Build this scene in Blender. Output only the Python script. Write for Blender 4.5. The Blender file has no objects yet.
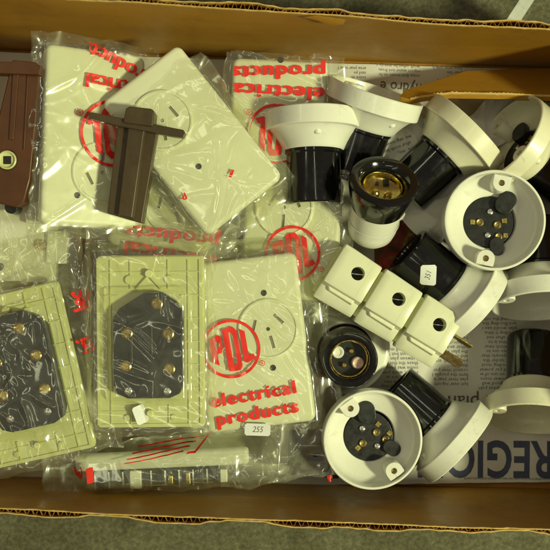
import bpy, bmesh, math, random
from mathutils import Vector, Matrix, noise
random.seed(7)
MM = 0.001
CAMH, FPX = 650.0, 885.0
R = math.radians
SC = bpy.context.scene
COL = SC.collection

def W(px, py, z):
    s = (CAMH - z) / FPX
    return Vector(((px - 275) * s, (275 - py) * s, z))

def sstep(a, b, x):
    t = min(1.0, max(0.0, (x - a) / (b - a)))
    return t * t * (3 - 2 * t)

# ------------------------------------------------------------------ materials
MATS = {}
def nodes_of(name):
    m = bpy.data.materials.new(name); m.use_nodes = True
    nt = m.node_tree
    return m, nt, nt.nodes, nt.links, nt.nodes['Principled BSDF']

def tex_noise(nt, scale, detail=4, rough=0.6, stretch=None, dist=0.0):
    tc = nt.nodes.new('ShaderNodeTexCoord'); mp = nt.nodes.new('ShaderNodeMapping')
    nt.links.new(tc.outputs['Object'], mp.inputs['Vector'])
    if stretch: mp.inputs['Scale'].default_value = stretch
    n = nt.nodes.new('ShaderNodeTexNoise')
    n.inputs['Scale'].default_value = scale; n.inputs['Detail'].default_value = detail
    n.inputs['Roughness'].default_value = rough; n.inputs['Distortion'].default_value = dist
    nt.links.new(mp.outputs['Vector'], n.inputs['Vector'])
    return n

def ramp(nt, src, stops):
    r = nt.nodes.new('ShaderNodeValToRGB')
    els = r.color_ramp.elements
    while len(els) < len(stops): els.new(0.5)
    for e, (p, c) in zip(els, stops):
        e.position = p; e.color = (c[0], c[1], c[2], 1)
    nt.links.new(src, r.inputs['Fac'])
    return r

def bump(nt, src, strength, dist):
    b = nt.nodes.new('ShaderNodeBump'); b.inputs['Strength'].default_value = strength
    b.inputs['Distance'].default_value = dist
    nt.links.new(src, b.inputs['Height'])
    return b

def surf(name, c1, c2, scale=60, rough=0.4, metal=0.0, bumpy=0.0, bscale=900, bdist=0.0003,
         stretch=None, dirt=None, coat=0.0, spec=0.5, rvar=0.12, sss=0.0):
    m, nt, N, L, P = nodes_of(name)
    n = tex_noise(nt, scale, 5, 0.62, stretch)
    r = ramp(nt, n.outputs['Fac'], [(0.32, c1), (0.68, c2)])
    out = r.outputs['Color']
    if dirt:
        n2 = tex_noise(nt, dirt[1], 8, 0.75, None, 0.6)
        r2 = ramp(nt, n2.outputs['Fac'], [(dirt[2], (0, 0, 0)), (dirt[2] + 0.14, (1, 1, 1))])
        mx = nt.nodes.new('ShaderNodeMix'); mx.data_type = 'RGBA'
        mx.inputs[7].default_value = (*dirt[0], 1)
        L.new(out, mx.inputs[6]); 
        mu = nt.nodes.new('ShaderNodeMath'); mu.operation = 'MULTIPLY'; mu.inputs[1].default_value = dirt[3]
        L.new(r2.outputs['Color'], mu.inputs[0]); L.new(mu.outputs[0], mx.inputs[0])
        out = mx.outputs[2]
    L.new(out, P.inputs['Base Color'])
    P.inputs['Metallic'].default_value = metal
    P.inputs['Specular IOR Level'].default_value = spec
    P.inputs['Coat Weight'].default_value = coat
    n3 = tex_noise(nt, scale * 2.3, 6, 0.7)
    mr = N.new('ShaderNodeMapRange'); mr.inputs['To Min'].default_value = max(0.03, rough - rvar)
    mr.inputs['To Max'].default_value = rough + rvar
    mr.inputs['From Min'].default_value = 0.3; mr.inputs['From Max'].default_value = 0.7
    L.new(n3.outputs['Fac'], mr.inputs['Value']); L.new(mr.outputs[0], P.inputs['Roughness'])
    if sss:
        P.inputs['Subsurface Weight'].default_value = sss
        P.inputs['Subsurface Radius'].default_value = (0.002, 0.0015, 0.0008)
    if bumpy:
        n4 = tex_noise(nt, bscale, 4, 0.6, stretch)
        b = bump(nt, n4.outputs['Fac'], bumpy, bdist); L.new(b.outputs[0], P.inputs['Normal'])
    MATS[name] = m
    return m

surf('cream_plastic', (.72, .72, .61), (.79, .79, .69), 25, .26, dirt=((.42, .37, .24), 100, .58, .5), bumpy=.05, bscale=500, coat=.15)
surf('ivory_plastic', (.69, .70, .48), (.76, .77, .56), 20, .36, dirt=((.42, .37, .20), 90, .58, .30), bumpy=.05, bscale=700)
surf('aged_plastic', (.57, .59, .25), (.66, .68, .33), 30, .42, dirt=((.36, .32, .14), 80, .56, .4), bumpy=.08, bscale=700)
surf('black_plastic', (.004, .0045, .004), (.008, .008, .008), 60, .14, coat=.4, dirt=((.05, .05, .045), 220, .66, .4), bumpy=.04, bscale=400)
surf('dull_black_plastic', (.006, .007, .006), (.011, .012, .010), 80, .34, dirt=((.06, .058, .04), 260, .62, .6), bumpy=.2, bscale=1500)
surf('brown_bakelite', (.070, .022, .004), (.105, .034, .007), 40, .42, dirt=((.15, .07, .03), 150, .60, .35), bumpy=.06, bscale=500)
surf('olive_bakelite', (.050, .034, .014), (.080, .053, .022), 40, .36, dirt=((.16, .12, .05), 170, .60, .4), bumpy=.08, bscale=600, stretch=(1, .3, 1))
surf('brass', (.55, .44, .13), (.72, .58, .20), 200, .26, metal=1.0, dirt=((.25, .14, .04), 400, .56, .6))
surf('dull_brass', (.32, .24, .09), (.46, .36, .14), 200, .38, metal=1.0, dirt=((.10, .06, .03), 400, .52, .7))
surf('steel', (.72, .72, .68), (.85, .85, .8), 300, .25, metal=1.0)
surf('slot_shade', (.16, .14, .08), (.24, .21, .13), 100, .7)  # shade inside the shallow pin slots, put into the colour
surf('hole_shade', (.012, .010, .007), (.02, .017, .012), 100, .7)  # near-black colour painted in for the shade inside holes
surf('cardboard', (.33, .145, .018), (.39, .18, .026), 30, .62, bumpy=.25, bscale=500, bdist=.0004, stretch=(.12, 1, 1), dirt=((.20, .09, .02), 14, .52, .45), spec=.35, rvar=.1)
surf('cardboard_face', (.34, .168, .015), (.43, .22, .024), 22, .44, bumpy=.3, bscale=260, bdist=.0005, stretch=(.06, .2, 1), dirt=((.24, .115, .014), 14, .5, .5), spec=.4, rvar=.12)
surf('cardboard_core', (.50, .32, .09), (.62, .42, .14), 90, .85, bumpy=.5, bscale=1200)
surf('sticker_paper', (.68, .70, .66), (.76, .77, .72), 60, .6, dirt=((.45, .45, .40), 300, .6, .4))
surf('ink_red', (.74, .020, .012), (.84, .032, .018), 90, .45, dirt=((.80, .16, .08), 500, .62, .5))
surf('ink_black', (.09, .085, .075), (.15, .14, .125), 400, .8)
surf('ink_navy', (.050, .060, .130), (.075, .085, .165), 60, .75, dirt=((.14, .13, .15), 700, .55, .8))
surf('ink_grey', (.10, .10, .095), (.16, .16, .15), 300, .8)
surf('pink_plastic', (.62, .42, .32), (.7, .5, .38), 60, .4)
surf('paint_white', (.50, .52, .46), (.62, .64, .56), 50, .7, dirt=((.2, .2, .15), 60, .52, .7), bumpy=.4, bscale=300, bdist=.0006)

def mat_newspaper(name):
    m, nt, N, L, P = nodes_of(name)
    n = tex_noise(nt, 6, 5, .6)
    r = ramp(nt, n.outputs['Fac'], [(0.3, (.65, .62, .57)), (0.7, (.74, .71, .65))])
    n2 = tex_noise(nt, 900, 3, .7)
    mx = N.new('ShaderNodeMix'); mx.data_type = 'RGBA'; mx.blend_type = 'MULTIPLY'; mx.inputs[0].default_value = .35
    r2 = ramp(nt, n2.outputs['Fac'], [(.3, (.75, .75, .73)), (.7, (1, 1, 1))])
    L.new(r.outputs['Color'], mx.inputs[6]); L.new(r2.outputs['Color'], mx.inputs[7])
    L.new(mx.outputs[2], P.inputs['Base Color'])
    P.inputs['Roughness'].default_value = .85
    b = bump(nt, tex_noise(nt, 60, 6, .6).outputs['Fac'], .35, .0012); L.new(b.outputs[0], P.inputs['Normal'])
    MATS[name] = m
mat_newspaper('newsprint')

def mat_picture():
    m, nt, N, L, P = nodes_of('printed_picture')
    tc = N.new('ShaderNodeTexCoord')
    n0 = tex_noise(nt, 60, 5, .6, None, 1.2)
    r = ramp(nt, n0.outputs['Fac'], [(.30, (.10, .07, .03)), (.42, (.30, .05, .03)), (.48, (.52, .06, .035)), (.54, (.20, .15, .04)), (.60, (.55, .42, .05)), (.72, (.45, .40, .30))])
    r.color_ramp.interpolation = 'EASE'
    L.new(r.outputs['Color'], P.inputs['Base Color']); P.inputs['Roughness'].default_value = .8
    MATS['printed_picture'] = m
mat_picture()

def mat_ground():
    m, nt, N, L, P = nodes_of('stained_concrete')
    n = tex_noise(nt, 26, 10, .74, None, .5)
    r = ramp(nt, n.outputs['Fac'], [(.30, (.085, .080, .040)), (.45, (.125, .118, .062)), (.56, (.155, .150, .085)), (.70, (.23, .22, .13))])
    n2 = tex_noise(nt, 300, 8, .85)
    r2 = ramp(nt, n2.outputs['Fac'], [(.34, (.30, .30, .27)), (.5, (.95, .95, .95)), (.66, (1.9, 1.9, 1.8))])
    mx = N.new('ShaderNodeMix'); mx.data_type = 'RGBA'; mx.blend_type = 'MULTIPLY'; mx.inputs[0].default_value = .8
    L.new(r.outputs['Color'], mx.inputs[6]); L.new(r2.outputs['Color'], mx.inputs[7])
    L.new(mx.outputs[2], P.inputs['Base Color']); P.inputs['Roughness'].default_value = .85
    b = bump(nt, n2.outputs['Fac'], .8, .0015); L.new(b.outputs[0], P.inputs['Normal'])
    MATS['stained_concrete'] = m
mat_ground()

def mat_film(name, milk=.06, tint=(.978, .985, .92), rough=.105):
    m = bpy.data.materials.new(name); m.use_nodes = True
    nt = m.node_tree; N = nt.nodes; L = nt.links; N.clear()
    out = N.new('ShaderNodeOutputMaterial')
    tr = N.new('ShaderNodeBsdfTransparent'); tr.inputs['Color'].default_value = (*tint, 1)
    gl = N.new('ShaderNodeBsdfGlossy'); gl.inputs['Roughness'].default_value = rough
    gl.inputs['Color'].default_value = (.95, .95, .9, 1)
    df = N.new('ShaderNodeBsdfDiffuse'); df.inputs['Color'].default_value = (.80, .80, .66, 1)
    tl = N.new('ShaderNodeBsdfTranslucent'); tl.inputs['Color'].default_value = (.80, .80, .66, 1)
    ad = N.new('ShaderNodeMixShader'); ad.inputs[0].default_value = .4
    L.new(df.outputs[0], ad.inputs[1]); L.new(tl.outputs[0], ad.inputs[2])
    n = tex_noise(nt, 60, 6, .7, None, .8)
    mr = N.new('ShaderNodeMapRange'); mr.inputs['From Min'].default_value = .42; mr.inputs['From Max'].default_value = .75
    mr.inputs['To Min'].default_value = milk * .6; mr.inputs['To Max'].default_value = milk * 2.0
    L.new(n.outputs['Fac'], mr.inputs['Value'])
    m1 = N.new('ShaderNodeMixShader'); L.new(mr.outputs[0], m1.inputs[0]); L.new(tr.outputs[0], m1.inputs[1]); L.new(ad.outputs[0], m1.inputs[2])
    lw = N.new('ShaderNodeLayerWeight'); lw.inputs['Blend'].default_value = .5
    pw = N.new('ShaderNodeMath'); pw.operation = 'POWER'; pw.inputs[1].default_value = 4.0
    L.new(lw.outputs['Facing'], pw.inputs[0])
    mu = N.new('ShaderNodeMath'); mu.operation = 'MULTIPLY_ADD'; mu.inputs[1].default_value = .8; mu.inputs[2].default_value = .105; mu.use_clamp = True
    L.new(pw.outputs[0], mu.inputs[0])
    n2 = tex_noise(nt, 60, 2, .45, (1, .4, 1), 1.2)
    b = bump(nt, n2.outputs['Fac'], .16, .0012)
    gl2 = N.new('ShaderNodeBsdfGlossy'); gl2.inputs['Roughness'].default_value = .34; gl2.inputs['Color'].default_value = (.95, .95, .9, 1)
    mg = N.new('ShaderNodeMixShader'); mg.inputs[0].default_value = .32; L.new(gl.outputs[0], mg.inputs[1]); L.new(gl2.outputs[0], mg.inputs[2])
    L.new(b.outputs[0], gl2.inputs['Normal']); L.new(b.outputs[0], gl.inputs['Normal']); L.new(b.outputs[0], lw.inputs['Normal'])
    m2 = N.new('ShaderNodeMixShader'); L.new(mu.outputs[0], m2.inputs[0]); L.new(m1.outputs[0], m2.inputs[1]); L.new(mg.outputs[0], m2.inputs[2])
    L.new(m2.outputs[0], out.inputs['Surface'])
    MATS[name] = m
mat_film('clear_film')
mat_film('milky_film', .13, (.93, .95, .84), .10)

surf('yellowed_plastic', (.69, .67, .48), (.76, .74, .55), 25, .3, dirt=((.40, .33, .18), 90, .58, .45), bumpy=.05, bscale=500, coat=.15)

# ------------------------------------------------------------------ mesh kit
class G:
    """collects shapes in mm"""
    def __init__(s): s.bm = bmesh.new()
    def add(s, vs, fs, M=None):
        nv = [s.bm.verts.new((M @ Vector(v)) if M else Vector(v)) for v in vs]
        for f in fs:
            try: s.bm.faces.new([nv[i] for i in f])
            except ValueError: pass
        return nv
    def box(s, x0, x1, y0, y1, z0, z1, M=None):
        vs = [(x, y, z) for z in (z0, z1) for y in (y0, y1) for x in (x0, x1)]
        s.add(vs, [(0, 2, 3, 1), (4, 5, 7, 6), (0, 1, 5, 4), (2, 6, 7, 3), (0, 4, 6, 2), (1, 3, 7, 5)], M)
    def prism(s, pts, z0, z1, M=None, top=None):
        n = len(pts); top = top or pts
        a = sum(pts[i][0] * pts[(i + 1) % n][1] - pts[(i + 1) % n][0] * pts[i][1] for i in range(n))
        if a < 0: pts = pts[::-1]; top = top[::-1]
        vs = [(x, y, z0) for x, y in pts] + [(x, y, z1) for x, y in top]
        fs = [tuple(range(n))[::-1], tuple(range(n, 2 * n))] + [(i, (i + 1) % n, n + (i + 1) % n, n + i) for i in range(n)]
        s.add(vs, fs, M)
    def lathe(s, prof, seg=64, M=None, a0=0):
        vs = []; idx = []
        for r, z in prof:
            if r < 1e-6: idx.append([len(vs)] * seg); vs.append((0, 0, z))
            else:
                idx.append(list(range(len(vs), len(vs) + seg)))
                vs += [(r * math.cos(a0 + 2 * math.pi * k / seg), r * math.sin(a0 + 2 * math.pi * k / seg), z) for k in range(seg)]
        fs = []
        for a, b in zip(idx, idx[1:]):
            for k in range(seg):
                j = (k + 1) % seg
                f = []
                for v in (a[k], a[j], b[j], b[k]):
                    if v not in f: f.append(v)
                if len(f) > 2: fs.append(tuple(f))
        s.add(vs, fs, M)
    def cyl(s, x, y, z0, z1, r, seg=24, bev=0.3, M=None):
        T = Matrix.Translation((x, y, 0)); M = (M @ T) if M else T
        s.lathe([(0, z0), (r, z0), (r, z1 - bev), (r - bev, z1), (0, z1)], seg, M)
    def build(s, name, mat, parent=None, sharp=35, bevel=0, clean=True):
        bm = s.bm
        if clean: bmesh.ops.recalc_face_normals(bm, faces=bm.faces)
        for v in bm.verts: v.co *= MM
        for f in bm.faces: f.smooth = True
        lim = R(sharp)
        for e in bm.edges:
            if len(e.link_faces) == 2 and e.calc_face_angle(0) > lim: e.smooth = False
        me = bpy.data.meshes.new(name); bm.to_mesh(me); bm.free()
        me.materials.append(MATS[mat] if isinstance(mat, str) else mat)
        o = bpy.data.objects.new(name, me); COL.objects.link(o)
        if parent is not None: o.parent = parent
        if bevel:
            b = o.modifiers.new('bevel', 'BEVEL'); b.width = bevel * MM; b.segments = 2
            b.limit_method = 'ANGLE'; b.angle_limit = R(40); b.harden_normals = True
        return o

def place(o, M):
    M = M.copy(); M.translation = M.translation * MM
    o.matrix_world = M
    return o

def tag(o, label=None, cat=None, group=None, kind=None):
    if label: o['label'] = label
    if cat: o['category'] = cat
    if group: o['group'] = group
    if kind: o['kind'] = kind
    return o

def empty(name, M, **kw):
    o = bpy.data.objects.new(name, None); COL.objects.link(o); o.empty_display_size = .01
    place(o, M); tag(o, **kw); return o

def cut(o, cutter_g, solver='EXACT'):
    c = cutter_g.build('cutter', 'hole_shade')
    c.parent = o.parent
    bpy.context.view_layer.update()
    m = o.modifiers.new('b', 'BOOLEAN'); m.operation = 'DIFFERENCE'; m.object = c; m.solver = solver
    dg = bpy.context.evaluated_depsgraph_get()
    me = bpy.data.meshes.new_from_object(o.evaluated_get(dg))
    o.modifiers.clear(); old = o.data; o.data = me; bpy.data.meshes.remove(old)
    cm = c.data; bpy.data.objects.remove(c); bpy.data.meshes.remove(cm)
    lim = R(35); bm = bmesh.new(); bm.from_mesh(me)
    for e in bm.edges: e.smooth = not (len(e.link_faces) == 2 and e.calc_face_angle(0) > lim)
    for f in bm.faces: f.smooth = True
    bm.to_mesh(me); bm.free()

def rrect(w, l, r, n=6, cx=0, cy=0):
    pts = []
    for sx, sy, a in ((1, 1, 0), (-1, 1, 90), (-1, -1, 180), (1, -1, 270)):
        for k in range(n + 1):
            t = R(a + 90 * k / n)
            pts.append((cx + sx * (w / 2 - r) + r * math.cos(t), cy + sy * (l / 2 - r) + r * math.sin(t)))
    return pts

def plate_matrix(px, py, z, rot=0, pitch=0, roll=0):
    return Matrix.Translation(W(px, py, z)) @ Matrix.Rotation(R(rot), 4, 'Z') @ Matrix.Rotation(R(pitch), 4, 'X') @ Matrix.Rotation(R(roll), 4, 'Y')

# ------------------------------------------------------------------ text
FONTCACHE = {}
def text_bm(s, size=10, bold=0.0, res=4, sx=1.0, shear=0.0, spacing=1.0, align='CENTER'):
    cu = bpy.data.curves.new('t', 'FONT'); cu.body = s; cu.size = size; cu.offset = bold
    cu.resolution_u = res; cu.shear = shear; cu.space_character = spacing
    cu.align_x = align; cu.align_y = 'CENTER'; cu.fill_mode = 'BOTH'
    o = bpy.data.objects.new('t', cu); COL.objects.link(o)
    dg = bpy.context.evaluated_depsgraph_get()
    me = bpy.data.meshes.new_from_object(o.evaluated_get(dg))
    bm = bmesh.new(); bm.from_mesh(me)
    bpy.data.objects.remove(o); bpy.data.curves.remove(cu); bpy.data.meshes.remove(me)
    bmesh.ops.transform(bm, matrix=Matrix.Diagonal((sx, 1, 1, 1)), verts=bm.verts)
    return bm

def slice_bm(bm, step):
    xs = [v.co.x for v in bm.verts]; ys = [v.co.y for v in bm.verts]
    if not xs: return
    for ax, lo, hi in ((0, min(xs), max(xs)), (1, min(ys), max(ys))):
        t = math.floor(lo / step) * step + step
        while t < hi:
            co = [0, 0, 0]; no = [0, 0, 0]; co[ax] = t; no[ax] = 1
            bmesh.ops.bisect_plane(bm, geom=bm.verts[:] + bm.edges[:] + bm.faces[:], plane_co=co, plane_no=no)
            t += step

def drape(name, bm, fn, mat, parent, step=1.1, lift=.3, clip=None):
    """flat artwork in mm laid on the surface z = fn(x, y)"""
    if step: slice_bm(bm, step)
    if clip:
        kill = [f for f in bm.faces if not clip(*f.calc_center_median()[:2])]
        bmesh.ops.delete(bm, geom=kill, context='FACES')
    for v in bm.verts:
        v.co.z += fn(v.co.x, v.co.y) + lift
    bmesh.ops.recalc_face_normals(bm, faces=bm.faces)
    g = G(); g.bm.free(); g.bm = bm
    return g.build(name, mat, parent, sharp=80, clean=False)

def ring_bm(r0, r1, seg=64):
    bm = bmesh.new()
    a = [bm.verts.new((r0 * math.cos(2 * math.pi * k / seg), r0 * math.sin(2 * math.pi * k / seg), 0)) for k in range(seg)]
    b = [bm.verts.new((r1 * math.cos(2 * math.pi * k / seg), r1 * math.sin(2 * math.pi * k / seg), 0)) for k in range(seg)]
    for k in range(seg):
        j = (k + 1) % seg; bm.faces.new((a[k], b[k], b[j], a[j]))
    return bm

def poly_into(bm, pts):
    bm.faces.new([bm.verts.new((x, y, 0)) for x, y in pts])

def merge(dst, src, M):
    me = bpy.data.meshes.new('x'); bmesh.ops.transform(src, matrix=M, verts=src.verts); src.to_mesh(me); src.free()
    dst.from_mesh(me); bpy.data.meshes.remove(me)

def logo_bm(rad=19.0):
    """ring with tall letters P D L and the little registered mark"""
    bm = ring_bm(rad - 1.9, rad)
    k = rad / 19.0
    def P(pts): poly_into(bm, [(x * k, y * k) for x, y in pts])
    # P
    P([(-13.2, -6.5), (-9.0, -9.5), (-9.0, 9.5), (-13.2, 7.5)])
    P([(-9.0, 9.5), (-9.0, 6.0), (-6.5, 5.0), (-5.0, 8.5), (-6.6, 10.2)])
    P([(-9.0, 1.2), (-9.0, -2.0), (-6.2, -1.6), (-5.0, 1.8), (-6.5, 3.0)])
    P([(-6.5, 5.0), (-6.5, 3.0), (-5.0, 1.8), (-5.0, 8.5)])
    # D
    P([(-3.6, -14.0), (0.2, -14.6), (0.2, 14.0), (-3.6, 13.0)])
    P([(0.2, 14.0), (0.2, 10.8), (2.6, 9.6), (4.4, 12.6), (3.0, 14.2)])
    P([(2.6, 9.6), (2.6, -9.4), (5.6, -12.4), (5.6, 11.0), (4.4, 12.6)])
    P([(0.2, -14.6), (4.0, -14.4), (5.6, -12.4), (2.6, -9.4), (0.2, -11.4)])
    # L
    P([(7.2, 12.0), (10.6, 9.6), (10.6, -6.2), (7.2, -9.8)])
    P([(7.2, -9.8), (10.6, -6.2), (13.8, -5.4), (14.8, -8.6), (9.4, -10.6)])
    merge(bm, ring_bm(1.5 * k, 1.9 * k, 20), Matrix.Translation((18.2 * k, -12.5 * k, 0)))
    merge(bm, text_bm('R', 2.4 * k, .03), Matrix.Translation((18.2 * k, -12.5 * k, 0)))
    return bm

# ------------------------------------------------------------------ film bags
def ridged(x, y, seed, s, ang, aniso):
    c, sn = math.cos(ang), math.sin(ang)
    u = (x * c + y * sn) / (s * aniso); v = (-x * sn + y * c) / s
    n = noise.noise(Vector((u + seed, v - seed * 1.7, seed * .37)))
    return (1 - min(1, abs(n) * 2.2)) ** 3

def crease(x, y, seed):
    w = noise.noise_vector(Vector((x / 30, y / 30, seed))) * 7
    x += w.x; y += w.y
    h = 2.0 * ridged(x, y, seed, 26, .6 + seed, 2.2)
    h += 1.5 * ridged(x, y, seed + 9, 15, 2.2 + seed * .7, 3.2)
    h += .45 * ridged(x, y, seed + 21, 9, 1.1 + seed * .3, 2.6)
    return h

def make_folds(seed, w, l, n):
    rr = random.Random(int(seed * 100)); out = []
    for k in range(n):
        # folds start near the rim of the plate and run inward or along it
        a = rr.uniform(0, 2 * math.pi)
        cx, cy = (w / 2 + 4) * math.cos(a) * rr.uniform(.25, 1.1), (l / 2 + 4) * math.sin(a) * rr.uniform(.25, 1.1)
        d = rr.choice([.5, 2.3, 1.1, 2.0]) + rr.gauss(0, .3) + seed
        out.append((cx, cy, math.cos(d), math.sin(d), rr.uniform(10, 42), rr.uniform(.6, 2.2), rr.uniform(1.8, 5.0), rr.uniform(-.015, .015)))
    return out

def film_fn(w, l, t, seed, amp=1.0, drop=0, fall=16, floor=None, cx=0, cy=0, nf=20):
    folds = make_folds(seed, w, l, nf)
    def fn(x, y):
        dx = abs(x - cx) - w / 2; dy = abs(y - cy) - l / 2
        d = math.hypot(max(dx, 0), max(dy, 0)) + min(max(dx, dy), 0)
        s = sstep(0, fall, d)
        a = amp * (.13 + 1.25 * sstep(-5, 9, d))
        h = 0.0
        for (fx, fy, c, sn, L, fh, fw, curv) in folds:
            u = (x - fx) * c + (y - fy) * sn
            if abs(u) > L: continue
            v = -(x - fx) * sn + (y - fy) * c + curv * u * u
            if abs(v) > fw: continue
            h = max(h, fh * (1 - abs(v) / fw) * (1 - (u / L) ** 2))
        base = t - .15 - s * (t + drop)
        if floor:
            fw_, fl_, fz = floor
            e = max(abs(x) - fw_ / 2, abs(y) - fl_ / 2)
            base = max(base, fz - sstep(.5, 10, e) * (fz + drop))
        return base + a * crease(x, y, seed) + h * (.5 + .5 * amp) + 1.3 * amp * sstep(-2, 12, d) * noise.noise(Vector((x / 18, y / 18, seed))) + .22 * amp * (1 + noise.noise(Vector((x / 26, y / 26, seed + 2))))
    return fn

def bag(name, M, ext, fn, seed, label, group=None, mat='clear_film', step=1.0, under=-1.5, outline=None, skew=(0, 0)):
    """ext = x0,x1,y0,y1 in the plate's own mm; two welded sheets of crumpled film"""
    x0, x1, y0, y1 = ext
    nx = max(4, int((x1 - x0) / step)); ny = max(4, int((y1 - y0) / step))
    g = G(); cx, cy = (x0 + x1) / 2, (y0 + y1) / 2
    def pt(i, j):
        u = i / nx * 2 - 1; v = j / ny * 2 - 1
        x = cx + u * (x1 - x0) / 2 + skew[0] * v; y = cy + v * (y1 - y0) / 2 + skew[1] * u
        e = max(abs(u), abs(v)) ** 3
        wob = noise.noise_vector(Vector((x / 24, y / 24, seed + 5))) * 5 + noise.noise_vector(Vector((x / 7, y / 7, seed + 8))) * 1.6
        return x + wob.x * e, y + wob.y * e, e
    vs = []; fs = []
    for j in range(ny + 1):
        for i in range(nx + 1):
            x, y, e = pt(i, j); vs.append((x, y, fn(x, y) + 3.2 * max(0, (e - .82) / .18) * (.5 + noise.noise(Vector((x / 15, y / 15, seed + 4))))))
    q = lambda i, j: j * (nx + 1) + i
    for j in range(ny):
        for i in range(nx): fs.append((q(i, j), q(i + 1, j), q(i + 1, j + 1), q(i, j + 1)))
    # lower sheet, coarser
    off = len(vs); k = 3; mx, my = nx // k, ny // k
    for j in range(my + 1):
        for i in range(mx + 1):
            ii = min(nx, round(i * nx / mx)); jj = min(ny, round(j * ny / my))
            x, y, e = pt(ii, jj)
            zt = fn(x, y)
            vs.append((x, y, min(zt - .4, under - 1.0 * crease(x, y, seed + 3)) * (1 - e ** 4) + (zt - .4) * e ** 4))
    q2 = lambda i, j: off + j * (mx + 1) + i
    for j in range(my):
        for i in range(mx): fs.append((q2(i, j), q2(i, j + 1), q2(i + 1, j + 1), q2(i + 1, j)))
    g.add(vs, fs)
    g.bm.verts.ensure_lookup_table()
    for k in range(2): bmesh.ops.smooth_vert(g.bm, verts=g.bm.verts, factor=.5, use_axis_x=False, use_axis_y=False, use_axis_z=True)
    o = g.build(name, mat, sharp=70, clean=False)
    place(o, M); tag(o, label, 'plastic bag', group)
    return o

def print_logo(b, fn, x, y, rot, rad=19.0, clip=None):
    bm = logo_bm(rad)
    bmesh.ops.transform(bm, matrix=Matrix.Translation((x, y, 0)) @ Matrix.Rotation(R(rot), 4, 'Z'), verts=bm.verts)
    return drape('printed_logo', bm, fn, 'ink_red', b, clip=clip)

def print_text(b, fn, s, x, y, rot, size=11.5, sx=1.0, bold=.62, clip=None, spacing=1.0, name='printed_lettering', mat='ink_red', step=1.0):
    bm = bmesh.new(); n = max(1, round(bold / .14))
    for k in range(n):          # heavy strokes: overlapping impressions, each a hair above the last
        d = (k - (n - 1) / 2) * .30
        merge(bm, text_bm(s, size, .10, 4, sx, 0, spacing), Matrix.Translation((x, y, .03 * k)) @ Matrix.Rotation(R(rot), 4, 'Z') @ Matrix.Translation((d, .3 * d, 0)))
    return drape(name, bm, fn, mat, b, clip=clip, step=step)

# ------------------------------------------------------------------ the setting
g = G(); g.add([(-3000, -3000, -6), (3000, -3000, -6), (3000, 3000, -6), (-3000, 3000, -6)], [(0, 1, 2, 3)])
tag(g.build('ground', 'stained_concrete', clean=False), kind='structure')
g = G()
pts = [W(522, -4, -5.6), W(536, -4, -5.6), W(520, 22, -5.6), W(505, 22, -5.6)]
d1 = pts[0] - pts[3]
a, b_ = pts[3] - d1 * 4, pts[2] - d1 * 4
c_, d_ = pts[1] + d1 * 30, pts[0] + d1 * 30
g.add([a, b_, c_, d_], [(0, 1, 2, 3)])
tag(g.build('painted_line', 'paint_white', clean=False), kind='structure')

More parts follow.
